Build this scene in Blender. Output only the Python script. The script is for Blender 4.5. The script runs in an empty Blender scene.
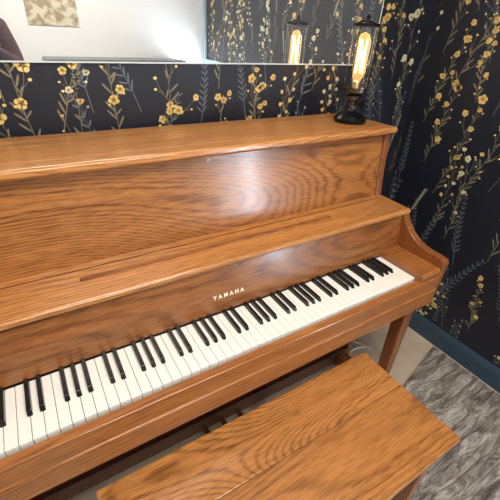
import bpy, bmesh, math, random
from mathutils import Vector, Matrix
random.seed(7)
ZK=0.72
D=bpy.data; COL=bpy.context.collection
# ------------------------------------------------------------------ materials
def newmat(name):
    m=D.materials.new(name); m.use_nodes=True
    nt=m.node_tree; b=nt.nodes['Principled BSDF']
    return m,nt,b
def plain(name,col,rough=.5,metal=0,noise=0.08,nscale=40,emit=None,es=0,trans=0,ior=1.45,coat=0):
    m,nt,b=newmat(name)
    b.inputs['Roughness'].default_value=rough; b.inputs['Metallic'].default_value=metal
    if noise>0:
        tc=nt.nodes.new('ShaderNodeTexCoord'); n=nt.nodes.new('ShaderNodeTexNoise'); n.inputs['Scale'].default_value=nscale; n.inputs['Detail'].default_value=3
        r=nt.nodes.new('ShaderNodeValToRGB')
        r.color_ramp.elements[0].position=.3;r.color_ramp.elements[1].position=.7
        r.color_ramp.elements[0].color=[c*(1-noise) for c in col]+[1]
        r.color_ramp.elements[1].color=[min(1,c*(1+noise)) for c in col]+[1]
        nt.links.new(tc.outputs['Object'],n.inputs['Vector']); nt.links.new(n.outputs['Fac'],r.inputs['Fac']); nt.links.new(r.outputs['Color'],b.inputs['Base Color'])
    else: b.inputs['Base Color'].default_value=list(col)+[1]
    if emit: b.inputs['Emission Color'].default_value=list(emit)+[1]; b.inputs['Emission Strength'].default_value=es
    b.inputs['Transmission Weight'].default_value=trans; b.inputs['IOR'].default_value=ior
    b.inputs['Coat Weight'].default_value=coat
    return m
def oak(name,axis='x',light=(.61,.268,.080),dark=(.15,.045,.012),rings=22,lin=75,off=(0,0,0),rough=.28,cs=3.6,ls=.75,gw=.36):
    m,nt,b=newmat(name); N=nt.nodes; L=nt.links
    tc=N.new('ShaderNodeTexCoord')
    def mapped(along,across,o2=(0,0,0)):
        mp=N.new('ShaderNodeMapping'); s=[across]*3; s['xyz'.index(axis)]=along
        mp.inputs['Scale'].default_value=s; mp.inputs['Location'].default_value=[a+c for a,c in zip(off,o2)]
        L.new(tc.outputs['Object'],mp.inputs['Vector']); return mp
    def math_(op,a,bv):
        n=N.new('ShaderNodeMath'); n.operation=op
        if isinstance(a,(int,float)): n.inputs[0].default_value=a
        else: L.new(a,n.inputs[0])
        if bv is not None:
            if isinstance(bv,(int,float)): n.inputs[1].default_value=bv
            else: L.new(bv,n.inputs[1])
        return n.outputs[0]
    n1=N.new('ShaderNodeTexNoise'); n1.inputs['Scale'].default_value=1; n1.inputs['Detail'].default_value=0
    L.new(mapped(ls,cs).outputs[0],n1.inputs['Vector'])
    n1b=N.new('ShaderNodeTexNoise'); n1b.inputs['Scale'].default_value=1; n1b.inputs['Detail'].default_value=3
    L.new(mapped(9,60).outputs[0],n1b.inputs['Vector'])
    sp=N.new('ShaderNodeSeparateXYZ'); L.new(tc.outputs['Object'],sp.inputs[0])
    ax=[k for k in 'XYZ' if k.lower()!=axis]
    lv=math_('MULTIPLY',math_('ADD',sp.outputs[ax[0]],sp.outputs[ax[1]]),lin)
    v=math_('ADD',math_('MULTIPLY',n1.outputs['Fac'],rings*2),math_('MULTIPLY',n1b.outputs['Fac'],.8))
    v=math_('ADD',v,lv)
    fr=math_('FRACT',v,None)
    ramp=N.new('ShaderNodeValToRGB'); e=ramp.color_ramp.elements
    e[0].position=0; e[0].color=(.45,.45,.45,1); e[1].position=1; e[1].color=(0.45,.45,.45,1)
    for p,c in ((.08,.0),(.24,.1),(.36,.75),(.62,1),(.90,.9)):
        x=ramp.color_ramp.elements.new(p); x.color=(c,c,c,1)
    L.new(fr,ramp.inputs['Fac'])
    pore=N.new('ShaderNodeTexNoise'); pore.inputs['Scale'].default_value=1; pore.inputs['Detail'].default_value=2
    L.new(mapped(20,300).outputs[0],pore.inputs['Vector'])
    pr=N.new('ShaderNodeMapRange'); pr.inputs['From Min'].default_value=.40; pr.inputs['From Max'].default_value=.54; L.new(pore.outputs['Fac'],pr.inputs['Value'])
    streak=N.new('ShaderNodeTexNoise'); streak.inputs['Scale'].default_value=1; streak.inputs['Detail'].default_value=4
    L.new(mapped(1.3,34,(5,5,5)).outputs[0],streak.inputs['Vector'])
    fac=math_('ADD',math_('MULTIPLY',ramp.outputs['Color'],gw),math_('MULTIPLY',pr.outputs[0],.32))
    fac=math_('ADD',fac,math_('MULTIPLY',math_('SUBTRACT',streak.outputs['Fac'],.25),.85))
    mix=N.new('ShaderNodeMix'); mix.data_type='RGBA'; mix.clamp_factor=True
    L.new(fac,mix.inputs['Factor']); mix.inputs['A'].default_value=list(dark)+[1]; mix.inputs['B'].default_value=list(light)+[1]
    L.new(mix.outputs['Result'],b.inputs['Base Color'])
    b.inputs['Roughness'].default_value=rough; b.inputs['Coat Weight'].default_value=.38; b.inputs['Coat Roughness'].default_value=.15
    bump=N.new('ShaderNodeBump'); bump.inputs['Strength'].default_value=.08; bump.inputs['Distance'].default_value=.001
    L.new(pr.outputs[0],bump.inputs['Height']); L.new(bump.outputs[0],b.inputs['Normal'])
    return m
M={}
M['oak']=oak('oak_lid','x',rings=12); M['oak_panel']=oak('oak_panel','x',off=(3.3,1.1,2.2),rings=28,lin=12,cs=4.0,ls=1.15,light=(.47,.188,.050),dark=(.10,.029,.008),gw=.42)
M['oak_fall']=oak('oak_fall','x',off=(7.3,5.1,1.2),light=(.34,.124,.032),dark=(.08,.022,.006),rings=16,lin=30,ls=1.0)  # oak darkened: shade under the shelf is put into the fallboard tone
M['oak_slip']=oak('oak_slip','x',off=(2.3,8.1,6.2),light=(.42,.157,.041),dark=(.12,.034,.008),rings=8)
M['oak_y']=oak('oak_y','y',light=(.30,.10,.024),dark=(.10,.026,.006)); M['oak_z']=oak('oak_z','z',light=(.34,.115,.03),dark=(.10,.027,.007),rings=10)
M['oak_bench']=oak('oak_bench','x',off=(1.3,9.1,4.2),rings=27,lin=8,cs=3.8,ls=1.1,light=(.56,.238,.068),dark=(.13,.040,.010),gw=.42)
M['oak_bench2']=oak('oak_bench2','x',off=(6.3,2.1,1.2),rings=14,lin=60,cs=4.0,ls=.9,light=(.52,.217,.060),dark=(.13,.040,.010))
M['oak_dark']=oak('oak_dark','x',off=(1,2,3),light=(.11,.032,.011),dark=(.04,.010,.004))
M['white']=plain('key_white',(.86,.84,.79),.18,noise=.01); M['black']=plain('key_black',(.010,.010,.011),.2,noise=.05)
M['brass']=plain('brass',(.75,.55,.25),.25,1,noise=.05); M['nickel']=plain('nickel',(.7,.68,.64),.3,1,noise=.05)
M['ivory']=plain('inlay',(.9,.84,.66),.4,noise=.02)
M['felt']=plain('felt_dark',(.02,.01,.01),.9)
M['ink']=plain('lamp_black',(.012,.012,.014),.3,.6,noise=.1)
M['gun']=plain('gunmetal',(.16,.14,.12),.3,1,noise=.2)
# ------------------------------------------------------------------ mesh helpers
def obj_from_bm(bm,name,mat,parent=None,smooth=False):
    me=D.meshes.new(name); bmesh.ops.recalc_face_normals(bm,faces=bm.faces); bm.to_mesh(me); bm.free()
    o=D.objects.new(name,me); COL.objects.link(o)
    for mm in (mat if isinstance(mat,list) else [mat]): me.materials.append(mm)
    if parent: o.parent=parent
    if smooth:
        for p in me.polygons: p.use_smooth=True
    return o
def bevel(o,w,seg=2):
    m=o.modifiers.new('b','BEVEL'); m.width=w; m.segments=seg; m.limit_method='ANGLE'; m.angle_limit=.6
def add_box(bm,a,b):
    vs=[bm.verts.new((x,y,z)) for x in (a[0],b[0]) for y in (a[1],b[1]) for z in (a[2],b[2])]
    for f in ((0,1,3,2),(4,6,7,5),(0,4,5,1),(2,3,7,6),(0,2,6,4),(1,5,7,3)): bm.faces.new([vs[i] for i in f])
def box(name,a,b,mat,parent=None,bv=.002,seg=2):
    bm=bmesh.new(); add_box(bm,a,b); o=obj_from_bm(bm,name,mat,parent)
    if bv: bevel(o,bv,seg)
    return o
def prism_x(name,prof,x0,x1,mat,parent=None,bv=.002,seg=2):
    bm=bmesh.new(); A=[bm.verts.new((x0,y,z)) for y,z in prof]; B=[bm.verts.new((x1,y,z)) for y,z in prof]
    n=len(prof)
    for i in range(n): bm.faces.new((A[i],A[(i+1)%n],B[(i+1)%n],B[i]))
    bm.faces.new(A); bm.faces.new(B[::-1]); o=obj_from_bm(bm,name,mat,parent)
    if bv: bevel(o,bv,seg)
    return o
def lathe(name,prof,c,mat,parent=None,n=40,smooth=True):
    bm=bmesh.new(); rings=[]
    for r,z in prof:
        rings.append([bm.verts.new((c[0]+r*math.cos(2*math.pi*i/n),c[1]+r*math.sin(2*math.pi*i/n),c[2]+z)) for i in range(n)] if r>1e-6 else [bm.verts.new((c[0],c[1],c[2]+z))])
    for a,b in zip(rings,rings[1:]):
        for i in range(n):
            j=(i+1)%n
            if len(a)==1 and len(b)>1: bm.faces.new((a[0],b[i],b[j]))
            elif len(b)==1 and len(a)>1: bm.faces.new((a[i],a[j],b[0]))
            elif len(a)>1: bm.faces.new((a[i],a[j],b[j],b[i]))
    o=obj_from_bm(bm,name,mat,parent,smooth)
    if smooth:
        m=o.modifiers.new('e','EDGE_SPLIT'); m.split_angle=.7
    return o
def tube(name,pts,r,mat,parent=None,cyc=False):
    cu=D.curves.new(name,'CURVE'); cu.dimensions='3D'; cu.bevel_depth=r; cu.bevel_resolution=3; cu.use_fill_caps=True
    s=cu.splines.new('POLY'); s.points.add(len(pts)-1)
    for p,q in zip(s.points,pts): p.co=(*q,1)
    s.use_cyclic_u=cyc
    cu.materials.append(mat); o=D.objects.new(name,cu); COL.objects.link(o)
    if parent: o.parent=parent
    return o
def empty(name,loc=(0,0,0)):
    e=D.objects.new(name,None); e.empty_display_size=.1; COL.objects.link(e); e.location=loc; return e
# ------------------------------------------------------------------ room
WX=.63; WY=.64; FY=-1.72; LX=-3.2; CZ=2.45
m,nt,b=newmat('wallpaper_navy'); M['navy']=m
tc=nt.nodes.new('ShaderNodeTexCoord'); n=nt.nodes.new('ShaderNodeTexNoise'); n.inputs['Scale'].default_value=3; n.inputs['Detail'].default_value=6
r=nt.nodes.new('ShaderNodeValToRGB'); r.color_ramp.elements[0].color=(.0072,.0088,.0165,1); r.color_ramp.elements[1].color=(.013,.0165,.030,1)
nt.links.new(tc.outputs['Object'],n.inputs['Vector']); nt.links.new(n.outputs['Fac'],r.inputs['Fac']); nt.links.new(r.outputs['Color'],b.inputs['Base Color']); b.inputs['Roughness'].default_value=.5
M['wall_white']=plain('wall_white_paint',(.87,.88,.88),.7,noise=.01)
M['trim']=plain('trim_blue_paint',(.04,.075,.115),.4,noise=.03)
M['trimlight']=plain('trim_lightblue_paint',(.35,.45,.52),.5,noise=.03)
M['ceil']=plain('ceiling_paint',(.85,.84,.82),.8,noise=.01)
M['tile']=plain('floor_beige',(.60,.49,.37),.45,noise=.12,nscale=9)
box('wall_back',(LX-.1,WY,0),(WX+.1,WY+.1,CZ),M['navy'],bv=0)
box('wall_right',(WX,FY-.1,0),(WX+.1,WY,CZ),M['navy'],bv=0)
box('wall_front',(LX-.1,FY-.1,0),(WX,FY,CZ),M['wall_white'],bv=0)
box('wall_left',(LX-.1,FY,0),(LX,WY,CZ),M['wall_white'],bv=0)
box('floor',(LX-.1,FY-.1,-.1),(WX+.1,WY+.1,0),M['tile'],bv=0)
box('ceiling',(LX-.1,FY-.1,CZ),(WX+.1,WY+.1,CZ+.1),M['ceil'],bv=0)
prism=[(0,0),(-.014,0),(-.014,.085),(-.009,.1),(-.004,.112),(0,.112)]
bm=bmesh.new(); A=[bm.verts.new((WX+y,FY,z)) for y,z in prism]; B=[bm.verts.new((WX+y,WY,z)) for y,z in prism]
for i in range(6): bm.faces.new((A[i],A[(i+1)%6],B[(i+1)%6],B[i]))
bm.faces.new(A);bm.faces.new(B[::-1]); obj_from_bm(bm,'baseboard_right',M['trim'])
prism_x('baseboard_back',[(WY,0),(WY-.014,0),(WY-.014,.085),(WY-.009,.1),(WY-.004,.112),(WY,.112)],LX,WX-.015,M['trim'],bv=0)
box('trim_1',(WX-.02,FY,.112),(WX-.001,FY+.05,CZ),M['trimlight'])
# ---- floral pattern
def floral(name,to3,umin,umax,vmin,vmax,parent,seed,step=.12,skip=None):
    R=random.Random(seed); polys=[]
    def ribbon(pts,w0,w1,mt,ly):
        n=len(pts)
        for i in range(n-1):
            (x0,y0),(x1,y1)=pts[i],pts[i+1]; dx,dy=x1-x0,y1-y0; l=math.hypot(dx,dy) or 1; nx,ny=-dy/l,dx/l
            a=w0+(w1-w0)*i/(n-1); c=w0+(w1-w0)*(i+1)/(n-1)
            polys.append(([(x0+nx*a,y0+ny*a),(x0-nx*a,y0-ny*a),(x1-nx*c,y1-ny*c),(x1+nx*c,y1+ny*c)],mt,ly))
    def leaf(p,ang,l,w,mt,ly,n=8):
        ca,sa=math.cos(ang),math.sin(ang); pts=[]
        for k in range(n):
            t=2*math.pi*k/n; u=l*.5*(1-math.cos(t)); v=w*.5*math.sin(t)*(1-.25*math.cos(t))
            pts.append((p[0]+ca*u-sa*v,p[1]+sa*u+ca*v))
        polys.append((pts,mt,ly))
    def curve(p,ang,l,bend,n=8):
        pts=[p]; a=ang
        for i in range(n):
            a+=bend/n; p=(p[0]+math.cos(a)*l/n,p[1]+math.sin(a)*l/n); pts.append(p)
        return pts,a
    def flower(p,s,mt,ctr,k=5):
        a0=R.random()*6; sq=R.uniform(.65,1)
        for i in range(k):
            a=a0+i*2*math.pi/k; leaf(p,a,s*.5*R.uniform(.8,1.1)*(sq+(1-sq)*abs(math.cos(a))),s*.40,mt,3,9)
        leaf((p[0]-s*.07,p[1]),0,s*.14,s*.14,ctr,4,7)
    def bud(p,s,mt): leaf((p[0]-s/2,p[1]),0,s,s*.8,mt,3,6)
    def plant(p,kind,h):
        a=math.pi/2+R.uniform(-.3,.3); st={0:0,1:1,2:0,3:1,4:0}[kind]
        pts,ae=curve(p,a,h,R.uniform(-.5,.5),14); ribbon(pts,.0012,.0006,st,1)
        if kind==0:
            s=R.uniform(.028,.044); mt=R.choice([2,2,3])
            flower(pts[-1],s,mt,5)
            for i in range(3,14,2):
                sd=1 if (i//2)%2 else -1; q,_=curve(pts[i],ae+sd*R.uniform(.4,.8),h*R.uniform(.12,.26),-sd*.5,5); ribbon(q,.0009,.0005,st,1)
                if R.random()<.7: flower(q[-1],s*R.uniform(.6,1.0),mt,5)
                else: bud(q[-1],s*.3,mt)
                q2,_2=curve(q[2],_+sd*.7,h*.07,0,3); ribbon(q2,.0007,.0004,st,1); bud(q2[-1],s*.25,mt)
                leaf(q[1],_-sd*.6,.028,.005,0,2)
            for i in range(1,9): leaf(pts[i],a+R.choice([-1,1])*.6,.04,.006,0,2)
        elif kind==1:
            for i in range(3,15):
                for sd in (-1,1):
                    leaf(pts[i],ae+sd*R.uniform(.55,.8),h*.10*(1.25-i/16),h*.014,1,2)
        elif kind==2:
            for i in range(0,26):
                t=.5+.5*i/26; q=pts[int(t*13.99)]; f=t*13.99%1
                nx=pts[min(14,int(t*13.99)+1)]; q=(q[0]+(nx[0]-q[0])*f,q[1]+(nx[1]-q[1])*f)
                leaf(q,ae+(1 if i%2 else -1)*.6,.013,.006,R.choice([4,4,6]),3,6)
            for i in range(1,6): leaf(pts[i],a+R.choice([-1,1])*.5,.055,.005,0,2)
        elif kind==3:
            for i in range(3,14):
                sd=1 if i%2 else -1; q,_=curve(pts[i],ae+sd*.6,h*.2,sd*-.4,4); ribbon(q,.0008,.0005,1,1)
                for qq in q[1:]: leaf(qq,_+.5,.011,.003,1,2,6)
                bud(q[-1],.008,R.choice([3,6]))
        else:
            for i in range(6,15):
                sd=1 if i%2 else -1; q,_=curve(pts[i],ae+sd*R.uniform(.3,.7),h*.15,0,4); ribbon(q,.0008,.0005,0,1)
                flower(q[-1],R.uniform(.015,.024),R.choice([3,3,2]),5,4)
            for i in range(1,6): leaf(pts[i],a+R.choice([-1,1])*.6,.045,.007,0,2)
    v=vmin-.2
    while v<vmax:
        u=umin+R.random()*step
        while u<umax:
            plant((u,v+R.uniform(-.12,.12)),R.choice([0,0,0,0,0,1,1,2,3,4]),R.uniform(.24,.46)); u+=step*R.uniform(.65,1.35)
        v+=.30
    bm=bmesh.new()
    for pts,mt,ly in polys:
        if any(p[0]<umin+.002 or p[0]>umax-.002 or p[1]<vmin or p[1]>vmax for p in pts): continue
        if skip and any(skip(p[0],p[1]) for p in pts): continue
        f=bm.faces.new([bm.verts.new(to3(p[0],p[1],ly*.00025)) for p in pts]); f.material_index=mt
    me=D.meshes.new(name); bm.to_mesh(me); bm.free(); o=D.objects.new(name,me); COL.objects.link(o); o.parent=parent
    for mm in FM: me.materials.append(mm)
FM=[plain('print_olive',(.24,.21,.13),.6),plain('print_bluegrey',(.15,.18,.21),.6),plain('print_yellow',(.82,.57,.20),.6,noise=.25,nscale=60),plain('print_cream',(.88,.79,.52),.6,noise=.2,nscale=60),plain('print_straw',(.46,.38,.25),.6),plain('print_brown',(.32,.16,.04),.6),plain('print_mist',(.40,.42,.44),.6)]
floral('floral_print',lambda u,v,e:(u,WY-e-.0002,v),LX,WX,.8,2.2,D.objects['wall_back'],21,.085)
WY0,WY1,WZ0,WZ1=-1.61,-1.39,.22,1.14
floral('floral_print',lambda u,v,e:(WX-e-.0002,u,v),FY+.05,WY,.115,CZ,D.objects['wall_right'],12,.10,lambda u,v:WY0-.04<u<WY1+.04 and WZ0-.04<v<WZ1+.04)
# ---- unseen glowing window added on the right wall for the upper panel's glare
WN=empty('added_glare_window')
for nm,a,b_ in (('sill',(WX-.03,WY0-.04,WZ0-.04),(WX-.001,WY1+.04,WZ0)),('head',(WX-.03,WY0-.04,WZ1),(WX-.001,WY1+.04,WZ1+.04)),('jamb_1',(WX-.03,WY0-.04,WZ0),(WX-.001,WY0,WZ1)),('jamb_2',(WX-.03,WY1,WZ0),(WX-.001,WY1+.04,WZ1))):
    box(nm,a,b_,M['trimlight'],WN)
pane=plain('added_glow_pane',(.8,.85,.9),.3,noise=0,emit=(.78,.88,1),es=42)  # added glow, shaped to throw a vertical streak on the upper panel
box('pane',(WX-.006,WY0,WZ0),(WX-.002,WY1,WZ1),pane,WN,0)
# ---- mirror
mr=empty('wall_mirror')
m,nt,b=newmat('mirror_silver'); b.inputs['Metallic'].default_value=1; b.inputs['Roughness'].default_value=.0; b.inputs['Base Color'].default_value=(.95,.97,.98,1); M['mirror']=m
df=nt.nodes.new('ShaderNodeBsdfDiffuse'); df.inputs['Color'].default_value=(.55,.62,.7,1); mx=nt.nodes.new('ShaderNodeMixShader'); mx.inputs[0].default_value=.06
nt.links.new(b.outputs[0],mx.inputs[1]); nt.links.new(df.outputs[0],mx.inputs[2]); nt.links.new(mx.outputs[0],nt.nodes['Material Output'].inputs[0])
MX=.285; MZ=ZK+.60
box('glass',(-2.6,WY-.006,MZ),(MX,WY-.0015,2.25),M['mirror'],mr,bv=0)
M['edge']=plain('mirror_polished_edge',(.65,.72,.72),.3,noise=.02)
box('edge_bottom',(-2.6,WY-.0065,MZ-.004),(MX+.004,WY-.001,MZ),M['edge'],mr,bv=0)
box('edge_right',(MX,WY-.0065,MZ),(MX+.004,WY-.001,2.25),M['edge'],mr,bv=0)
# ------------------------------------------------------------------ piano
P=empty('upright_piano')
XR=.13; XL=-1.222-.13; XC=-.611
def z(v): return ZK+v
KW=1.222/52
bm=bmesh.new()
for i in range(52):
    x0=-(i+1)*KW+.0005; x1=-i*KW-.0005; add_box(bm,(x0,0,z(-.022)),(x1,.152,z(0)))
o=obj_from_bm(bm,'white_keys',M['white'],P); bevel(o,.0012,3)
bm=bmesh.new()
for i in range(1,52):
    nm='CBAGFED'[(i-1)%7]; nx='CBAGFED'[i%7]
    if (nm,nx) in (('C','B'),('F','E')): continue
    x=-i*KW; w=.0056; wt=.0046
    v=[bm.verts.new(c) for c in [(x-w,.054,z(-.004)),(x+w,.054,z(-.004)),(x+w,.152,z(-.004)),(x-w,.152,z(-.004)),(x-wt,.064,z(.0115)),(x+wt,.064,z(.0115)),(x+wt,.152,z(.0125)),(x-wt,.152,z(.0125))]]
    for f in ((0,1,2,3),(4,5,6,7),(0,1,5,4),(1,2,6,5),(2,3,7,6),(3,0,4,7)): bm.faces.new([v[k] for k in f])
o=obj_from_bm(bm,'black_keys',M['black'],P); bevel(o,.0014,3)
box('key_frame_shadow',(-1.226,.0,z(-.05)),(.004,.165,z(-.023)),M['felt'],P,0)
prism_x('keyslip',[(-.006,z(-.008)),(-.03,z(-.008)),(-.032,z(-.06)),(-.006,z(-.06))],-1.225-.09,.095,M['oak_slip'],P,.002)
prism_x('keybed',[(-.036,z(-.06)),(-.036,z(-.122)),(.30,z(-.122)),(.30,z(-.05)),(-.01,z(-.05))],-1.225-.095,.10,M['oak_slip'],P,.003)
for s,nm in ((1,'right'),(-1,'left')):
    a,b_=sorted((XC+s*(.611+.002),XC+s*(.611+.098)))
    prism_x('key_block_'+nm,[(-.028,z(-.05)),(-.028,z(.012)),(-.02,z(.022)),(.16,z(.022)),(.16,z(-.05))],a,b_,M['oak_slip'],P,.003)
prism_x('fallboard',[(.1535,z(.004)),(.158,z(.03)),(.166,z(.08)),(.176,z(.143)),(.20,z(.143)),(.19,z(.004))],XC-.708,XC+.708,M['oak_fall'],P,.0015)
prism_x('fallboard_shelf',[(.172,z(.143)),(.166,z(.147)),(.166,z(.157)),(.172,z(.161)),(.32,z(.165)),(.32,z(.143))],XL+.002,XR-.002,M['oak'],P,.0015)
box('music_ledge_strip',(-.995,.243,z(.1625)),(-.20,.256,z(.1675)),M['oak_fall'],P,.002)
box('shelf_hinge_line',(XL+.03,.292,z(.163)),(XR-.03,.294,z(.1655)),M['oak_dark'],P,0)
prism_x('upper_panel',[(.318,z(.16)),(.345,z(.40)),(.37,z(.40)),(.35,z(.16))],XL+.03,XR-.03,M['oak_panel'],P,.001)
prism_x('lid_front_rail',[(.318,z(.40)),(.312,z(.406)),(.312,z(.418)),(.318,z(.423)),(.362,z(.423)),(.362,z(.40))],XL-.001,XR+.001,M['oak'],P,.0015)
box('lid_top',(XL-.001,.3635,z(.40)),(XR+.001,.60,z(.423)),M['oak'],P,.003)
for s,nm in ((1,'right'),(-1,'left')):
    xa,xb=sorted((XC+s*.711,XC+s*.741))
    prof=[(-.022,z(-.125)),(-.026,z(-.06)),(-.03,z(.04)),(-.022,z(.052)),(.0,z(.055)),(.045,z(.057)),(.075,z(.062)),(.10,z(.073)),(.125,z(.089)),(.145,z(.108)),(.16,z(.128)),(.168,z(.143)),(.168,z(.158)),(.31,z(.16)),(.322,z(.24)),(.335,z(.40)),(.595,z(.40)),(.595,.03),(.26,.03),(.26,z(-.125))]
    prism_x('side_'+nm,prof,xa,xb,M['oak_z'],P,.004,3)
    xl=XC+s*.672
    bm=bmesh.new()
    w0,w1=.020,.026
    vs=[bm.verts.new((xl+dx*w,.03+dy*w,zz)) for zz,w in ((.07,w0),(z(-.122),w1)) for dx,dy in ((-1,-1),(1,-1),(1,1),(-1,1))]
    for f in ((0,1,2,3),(4,5,6,7),(0,1,5,4),(1,2,6,5),(2,3,7,6),(3,0,4,7)): bm.faces.new([vs[k] for k in f])
    o=obj_from_bm(bm,'leg_'+nm,M['oak_z'],P); bevel(o,.004)
    box('toe_'+nm,(xl-.03,-.0,.03),(xl+.03,.30,.075),M['oak_y'],P,.005)
    for k,yy in enumerate((.03,.5)): lathe('caster_%s_%d'%(nm,k),[(0,0),(.012,0),(.015,.012),(.015,.022),(.01,.031),(0,.031)],(xl,yy,0),M['brass'],P,20)
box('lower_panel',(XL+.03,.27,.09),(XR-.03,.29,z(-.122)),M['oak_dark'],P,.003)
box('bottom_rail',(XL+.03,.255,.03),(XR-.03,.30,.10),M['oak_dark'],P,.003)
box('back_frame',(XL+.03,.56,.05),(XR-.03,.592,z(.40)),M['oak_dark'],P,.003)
for k in (-1,0,1):
    x=XC+k*.075
    bm=bmesh.new(); prev=None
    for (dy,w) in [(0,.010),(-.05,.011),(-.08,.02),(-.11,.024),(-.13,.018)]:
        ring=[bm.verts.new((x-w,.26+dy,.062)),bm.verts.new((x+w,.26+dy,.062)),bm.verts.new((x+w,.26+dy,.070)),bm.verts.new((x-w,.26+dy,.070))]
        if prev:
            for i in range(4): bm.faces.new((prev[i],prev[(i+1)%4],ring[(i+1)%4],ring[i]))
        else: bm.faces.new(ring)
        prev=ring
    bm.faces.new(prev[::-1]); o=obj_from_bm(bm,'pedal_%d'%(k+2),M['brass'],P); bevel(o,.003)
def lock(name,x,y,zz,s=1):
    bm=bmesh.new(); bmesh.ops.create_cone(bm,cap_ends=True,segments=24,radius1=.0045*s,radius2=.004*s,depth=.002)
    bmesh.ops.rotate(bm,verts=bm.verts,matrix=Matrix.Rotation(math.pi/2,3,'X')); bmesh.ops.translate(bm,verts=bm.verts,vec=(x,y,zz))
    obj_from_bm(bm,name,M['nickel'],P)
    box(name+'_keyhole',(x-.0012,y-.0016,zz-.003*s),(x+.0012,y-.0008,zz+.0025*s),M['felt'],P,0)
lock('panel_lock',XC,.3405,z(.382)); lock('fallboard_lock',XC,.174,z(.135))
cu=D.curves.new('lettering','FONT'); cu.body='YAMAHA'; cu.size=.0175; cu.align_x='CENTER'; cu.extrude=.0003; cu.space_character=1.6
cu.materials.append(M['ivory']); o=D.objects.new('nameboard_lettering',cu); COL.objects.link(o); o.parent=P
ang=math.atan2(.063,.010); o.rotation_euler=(ang,0,0); o.location=(XC-.026,.1600,z(.047)); cu.offset=.0006
# ------------------------------------------------------------------ bench
B=empty('piano_bench'); bz=z(-.25); bx0,bx1,by0,by1=-1.08,-.185,-.375,-.012
box('seat_front',(bx0,by0,bz-.02),(bx1,-.1712,bz),M['oak_bench2'],B,.002)
box('seat_back',(bx0,-.1706,bz-.02),(bx1,by1,bz),M['oak_bench'],B,.002)
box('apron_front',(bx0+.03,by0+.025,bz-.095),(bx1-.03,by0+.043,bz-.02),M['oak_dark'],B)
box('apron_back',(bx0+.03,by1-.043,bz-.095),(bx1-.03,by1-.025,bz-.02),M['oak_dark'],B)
box('apron_left',(bx0+.025,by0+.043,bz-.095),(bx0+.043,by1-.043,bz-.02),M['oak_y'],B)
box('apron_right',(bx1-.043,by0+.043,bz-.095),(bx1-.025,by1-.043,bz-.02),M['oak_y'],B)
k=0
for x in (bx0+.045,bx1-.048):
    for y in (by0+.045,by1-.045):
        k+=1; bm=bmesh.new(); w1,w0=.023,.017
        vs=[bm.verts.new((x+dx*w,y+dy*w,zz)) for zz,w in ((0,w0),(bz-.02,w1)) for dx,dy in ((-1,-1),(1,-1),(1,1),(-1,1))]
        for f in ((0,1,2,3),(4,5,6,7),(0,1,5,4),(1,2,6,5),(2,3,7,6),(3,0,4,7)): bm.faces.new([vs[q] for q in f])
        o=obj_from_bm(bm,'leg_%d'%k,M['oak_z'],B); bevel(o,.003)
# ------------------------------------------------------------------ rug
m,nt,b=newmat('rug_grey'); N=nt.nodes;L=nt.links
tc=N.new('ShaderNodeTexCoord'); mp=N.new('ShaderNodeMapping'); mp.inputs['Rotation'].default_value=(0,0,.25); mp.inputs['Scale'].default_value=(6,34,1)
n1=N.new('ShaderNodeTexNoise'); n1.inputs['Scale'].default_value=1; n1.inputs['Detail'].default_value=10; n1.inputs['Distortion'].default_value=1.0; n1.inputs['Roughness'].default_value=.8
L.new(tc.outputs['Object'],mp.inputs['Vector']); L.new(mp.outputs[0],n1.inputs['Vector'])
r=N.new('ShaderNodeValToRGB'); e=r.color_ramp.elements; e[0].position=.36; e[0].color=(.05,.038,.032,1); e[1].position=.64; e[1].color=(.64,.59,.53,1)
x=e.new(.46); x.color=(.16,.13,.11,1); x=e.new(.53); x.color=(.32,.28,.245,1); L.new(n1.outputs['Fac'],r.inputs['Fac']); L.new(r.outputs['Color'],b.inputs['Base Color']); b.inputs['Roughness'].default_value=.95
n2=N.new('ShaderNodeTexNoise'); n2.inputs['Scale'].default_value=350; L.new(tc.outputs['Object'],n2.inputs['Vector'])
bp_=N.new('ShaderNodeBump'); bp_.inputs['Strength'].default_value=.7; bp_.inputs['Distance'].default_value=.004; L.new(n2.outputs['Fac'],bp_.inputs['Height']); L.new(bp_.outputs[0],b.inputs['Normal'])
bm=bmesh.new()
quad=[(-.19,-.10),(-.15,-1.4),(.60,-1.3),(.60,.095)]
vb=[bm.verts.new((x,y,.001)) for x,y in quad]; vt=[bm.verts.new((x,y,.011)) for x,y in quad]
bm.faces.new(vb); bm.faces.new(vt)
for i in range(4): bm.faces.new((vb[i],vb[(i+1)%4],vt[(i+1)%4],vt[i]))
o=obj_from_bm(bm,'area_rug',m); bevel(o,.004)
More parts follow.
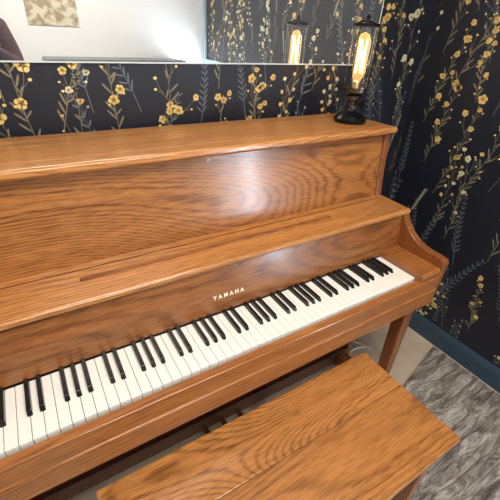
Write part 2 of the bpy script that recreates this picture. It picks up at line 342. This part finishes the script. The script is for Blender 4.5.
# ------------------------------------------------------------------ lamp
LP=empty('table_lamp'); lc=(.022,.448,z(.423))
lathe('base',[(0,0),(.057,0),(.059,.004),(.059,.014),(.053,.021),(.044,.030),(.030,.036),(.016,.040),(.012,.046),(0,.046)],lc,M['ink'],LP)
lathe('stem',[(0,.04),(.012,.04),(.012,.05),(.018,.053),(.018,.060),(.012,.063),(.012,.072),(.024,.078),(.027,.09),(.020,.096),(.018,.10),(0,.10)],lc,M['gun'],LP)
lathe('gallery_cup',[(0,.098),(.030,.098),(.044,.104),(.047,.118),(.045,.118),(.042,.108),(.0,.104)],lc,M['gun'],LP)
for nm,r_,dep,dy,mt in (('switch_stem',.006,.04,-.02,M['gun']),('switch_wheel',.014,.006,-.042,M['ink'])):
    bm=bmesh.new(); bmesh.ops.create_cone(bm,cap_ends=True,segments=20,radius1=r_,radius2=r_,depth=dep); bmesh.ops.rotate(bm,verts=bm.verts,matrix=Matrix.Rotation(math.pi/2,3,'X')); bmesh.ops.translate(bm,verts=bm.verts,vec=(lc[0],lc[1]+dy,lc[2]+.068)); obj_from_bm(bm,nm,mt,LP)
glass=plain('clear_glass',(1,1,1),.02,noise=0,trans=1,ior=1.3)
amber=plain('amber_glass',(1,.84,.58),.02,noise=0,trans=1,ior=1.12,emit=(1,.5,.16),es=.5)
lathe('glass_shade',[(.043,.110),(.043,.305),(.0415,.305),(.0415,.110),(.043,.110)],lc,glass,LP)
lathe('top_ring',[(.040,.302),(.0465,.302),(.0465,.310),(.040,.310),(.040,.302)],lc,M['ink'],LP)
tube('top_bar',[(lc[0]-.045,lc[1],lc[2]+.309),(lc[0]-.02,lc[1],lc[2]+.316),(lc[0]+.02,lc[1],lc[2]+.316),(lc[0]+.045,lc[1],lc[2]+.309)],.003,M['ink'],LP)
lathe('finial',[(0,.314),(.008,.314),(.008,.32),(.005,.324),(.008,.330),(.005,.336),(0,.337)],lc,M['ink'],LP)
for i in range(4):
    a=i*math.pi/2+.3; tube('cage_rod_%d'%i,[(lc[0]+.0455*math.cos(a),lc[1]+.0455*math.sin(a),lc[2]+.11),(lc[0]+.0455*math.cos(a),lc[1]+.0455*math.sin(a),lc[2]+.308)],.0016,M['ink'],LP)
lathe('bulb_socket',[(0,.10),(.016,.10),(.016,.135),(.013,.14),(0,.14)],lc,M['brass'],LP)
lathe('bulb_glass',[(.011,.138),(.019,.155),(.023,.17),(.023,.262),(.014,.280),(0,.287)],lc,amber,LP)
fil=plain('filament_glow',(1,.5,.15),.5,noise=0,emit=(1,.55,.18),es=60)
pts=[]
for i in range(11):
    a=i*2*math.pi/10; rr=.012
    pts+= [(lc[0]+rr*math.cos(a),lc[1]+rr*math.sin(a),lc[2]+(.165 if i%2 else .264))]
tube('filament',pts,.0012,fil,LP)
pl=D.lights.new('bulb_light','POINT'); pl.energy=3.6; pl.color=(1,.60,.26); pl.shadow_soft_size=.01; o=D.objects.new('bulb_light',pl); COL.objects.link(o); o.location=(lc[0],lc[1],lc[2]+.22); o.parent=LP
cr=plain('cable_cream',(.75,.70,.6),.5)
pts=[(.20+.09*math.cos(a),.24+.05*math.sin(a),.006) for a in [i*.3 for i in range(18)]]
tube('power_cable',[(.16,.60,.30),(.16,.58,.05),(.18,.45,.006)]+pts,.005,cr)
# ------------------------------------------------------------------ poster and sideboard on the front wall
PO=empty('wall_poster')
m,nt,b=newmat('paper_print'); N=nt.nodes; L=nt.links
tc=N.new('ShaderNodeTexCoord'); n1=N.new('ShaderNodeTexNoise'); n1.inputs['Scale'].default_value=22; n1.inputs['Detail'].default_value=5
r=N.new('ShaderNodeValToRGB'); e=r.color_ramp.elements; e[0].position=.42; e[0].color=(.38,.30,.18,1); e[1].position=.56; e[1].color=(.72,.66,.50,1)
L.new(tc.outputs['Object'],n1.inputs['Vector']); L.new(n1.outputs['Fac'],r.inputs['Fac']); L.new(r.outputs['Color'],b.inputs['Base Color'])
box('sheet',(-.80,FY+.001,1.385),(-.45,FY+.006,1.85),m,PO,0)
SB=empty('sideboard'); wp=plain('sideboard_white',(.7,.7,.68),.5,noise=.02); gt=plain('sideboard_top_grey',(.16,.17,.18),.4,noise=.1)
box('body',(-.74,FY+.02,.06),(.30,FY+.26,1.155),wp,SB,.003); box('top',(-.76,FY+.01,1.155),(.32,FY+.28,1.178),gt,SB,.004)
for i in range(3): box('door_%d'%i,(-.73+i*.343,FY+.26,.10),(-.73+i*.343+.335,FY+.275,1.14),wp,SB,.003); box('handle_%d'%i,(-.44+i*.343,FY+.275,.65),(-.43+i*.343,FY+.29,.78),M['gun'],SB,.002)
for x in (-.72,.26):
    for y in (FY+.04,FY+.22): box('foot',(x,y,0),(x+.03,y+.03,.06),M['ink'],SB,.002)
# ------------------------------------------------------------------ lights
def area(name,loc,rot,sx,sy,e,col):
    l=D.lights.new(name,'AREA'); l.shape='RECTANGLE'; l.size=sx; l.size_y=sy; l.energy=e; l.color=col
    o=D.objects.new(name,l); COL.objects.link(o); o.location=loc; o.rotation_euler=rot; return o
area('ceiling_light',(-.7,-.65,2.42),(0,0,0),1.0,.8,42,(1,.93,.83))
w=D.worlds.new('w'); bpy.context.scene.world=w; w.use_nodes=True; w.node_tree.nodes['Background'].inputs[0].default_value=(.5,.55,.6,1); w.node_tree.nodes['Background'].inputs[1].default_value=.3
# ------------------------------------------------------------------ photographer
H=empty('photographer')
maroon=plain('sweater_maroon',(.045,.012,.018),.9,noise=.2,nscale=90); jeans=plain('jeans',(.03,.04,.07),.9,noise=.2); skin=plain('skin',(.55,.33,.24),.5,noise=.05); hair=plain('hair_brown',(.05,.025,.015),.6,noise=.3,nscale=120)
def skinned(name,verts,edges,radii,mat,parent,root=0,sub=2):
    me=D.meshes.new(name); me.from_pydata(verts,edges,[]); o=D.objects.new(name,me); COL.objects.link(o); o.parent=parent; me.materials.append(mat)
    o.modifiers.new('s','SKIN')
    for i,r_ in enumerate(radii): me.skin_vertices[0].data[i].radius=(r_ if isinstance(r_,tuple) else (r_,r_))
    me.skin_vertices[0].data[root].use_root=True
    s=o.modifiers.new('u','SUBSURF'); s.levels=sub; s.render_levels=sub
    o.modifiers['s'].use_smooth_shade=True
    return o
px,py=-1.16,-.99
V=[(px,py,.93),(px,py,1.08),(px,py+.01,1.22),(px,py,1.35),(px,py+.005,1.43),
   (px+.16,py,1.365),(px+.205,py+.10,1.18),(px+.10,py+.33,1.27),
   (px-.16,py,1.365),(px-.205,py+.10,1.17),(px-.06,py+.33,1.24)]
E=[(0,1),(1,2),(2,3),(3,4),(3,5),(5,6),(6,7),(3,8),(8,9),(9,10)]
skinned('sweater',V,E,[(.15,.11),(.14,.10),(.15,.105),(.14,.09),.06,.062,.047,.036,.062,.047,.036],maroon,H)
V=[(px,py,.96),(px+.09,py,.86),(px+.10,py+.01,.50),(px+.105,py-.01,.10),(px-.09,py,.86),(px-.10,py+.01,.50),(px-.105,py-.01,.10)]
skinned('trousers',V,[(0,1),(1,2),(2,3),(0,4),(4,5),(5,6)],[(.15,.11),.09,.062,.05,.09,.062,.05],jeans,H)
for s in (-1,1):
    skinned('shoe_%s'%('r' if s>0 else 'l'),[(px+s*.105,py-.04,.05),(px+s*.11,py+.06,.045),(px+s*.115,py+.16,.035)],[(0,1),(1,2)],[.047,.044,.033],M['ink'],H)
skinned('neck',[(px,py,1.40),(px,py+.02,1.50)],[(0,1)],[.055,.052],skin,H)
bm=bmesh.new(); bmesh.ops.create_uvsphere(bm,u_segments=32,v_segments=24,radius=1)
for v in bm.verts:
    x,y,zz=v.co; f=1-.28*max(0,-zz)**1.5
    v.co=(px+.073*x*f,py+.03+.092*y*(1-.12*max(0,-zz)),1.575+.115*zz)
obj_from_bm(bm,'head',skin,H,True)
skinned('nose',[(px,py+.118,1.595),(px,py+.132,1.565),(px,py+.137,1.552)],[(0,1),(1,2)],[.008,.010,.012],skin,H)
skinned('mouth',[(px-.022,py+.112,1.520),(px,py+.118,1.519),(px+.022,py+.112,1.520)],[(0,1),(1,2)],[.004,.006,.004],plain('lips',(.45,.15,.13),.5),H)
for s in (-1,1):
    bm=bmesh.new(); bmesh.ops.create_uvsphere(bm,u_segments=16,v_segments=12,radius=.011); bmesh.ops.translate(bm,verts=bm.verts,vec=(px+s*.030,py+.107,1.583)); obj_from_bm(bm,'eye_%d'%(s+2),M['white'],H,True)
    bm=bmesh.new(); bmesh.ops.create_uvsphere(bm,u_segments=16,v_segments=12,radius=.006); bmesh.ops.translate(bm,verts=bm.verts,vec=(px+s*.030,py+.1135,1.583)); obj_from_bm(bm,'iris_%d'%(s+2),hair,H,True)
    skinned('ear_%d'%(s+2),[(px+s*.074,py+.025,1.555),(px+s*.078,py+.02,1.575),(px+s*.078,py+.018,1.592)],[(0,1),(1,2)],[.007,.011,.010],skin,H)
bm=bmesh.new(); bmesh.ops.create_uvsphere(bm,u_segments=32,v_segments=24,radius=1)
bmesh.ops.delete(bm,geom=[v for v in bm.verts if (v.co.y>.25 and v.co.z<.42) or v.co.z<-.75],context='VERTS')
for v in bm.verts: v.co=(px+.082*v.co.x,py+.02+.102*v.co.y,1.585+.122*v.co.z)
o=obj_from_bm(bm,'hair',hair,H,True); sm=o.modifiers.new('so','SOLIDIFY'); sm.thickness=.008
pc=Vector((-1.085,-.600,1.355))
box('phone',(pc.x-.037,pc.y-.005,pc.z-.075),(pc.x+.037,pc.y+.004,pc.z+.075),M['ink'],H,.003)
for s,wr in ((1,Vector((px+.10,py+.33,1.27))),(-1,Vector((px-.06,py+.33,1.24)))):
    base=Vector((pc.x+s*.048,pc.y-.02,pc.z-.045))
    skinned('hand_palm_%d'%(s+2),[wr,wr.lerp(base,.5),base],[(0,1),(1,2)],[(.026,.02),(.030,.018),(.034,.014)],skin,H)
    for i in range(4):
        zz=base.z+.030-.020*i; l=[.9,1,.95,.78][i]
        skinned('finger_%d_%d'%(s+2,i),[(base.x,base.y-.002,zz),(base.x+s*.004,base.y+.026*l,zz+.006),(base.x-s*.010,base.y+.036,zz+.008),(base.x-s*(.012+.018*l),base.y+.0335,zz+.008)],[(0,1),(1,2),(2,3)],[.0095,.009,.008,.0065],skin,H)
    skinned('thumb_%d'%(s+2),[(base.x,base.y-.008,base.z-.02),(base.x-s*.006,base.y-.010,base.z+.012),(base.x-s*.022,base.y+.006,base.z+.03)],[(0,1),(1,2)],[.013,.010,.0085],skin,H)
# ------------------------------------------------------------------ camera
c=D.cameras.new('camera'); c.sensor_width=36; c.lens=358.59/500*36; c.clip_start=.01
co=D.objects.new('camera',c); COL.objects.link(co); bpy.context.scene.camera=co
X=Vector((.8529,-.5199,.0483)); Y=Vector((.2340,.4633,.8548)); X.normalize(); Zv=X.cross(Y).normalized(); Y=Zv.cross(X)
co.matrix_world=Matrix(((X.x,Y.x,Zv.x,-1.0317),(X.y,Y.y,Zv.y,-.5426),(X.z,Y.z,Zv.z,.6875+ZK),(0,0,0,1)))
bpy.context.scene.view_settings.view_transform='Standard'
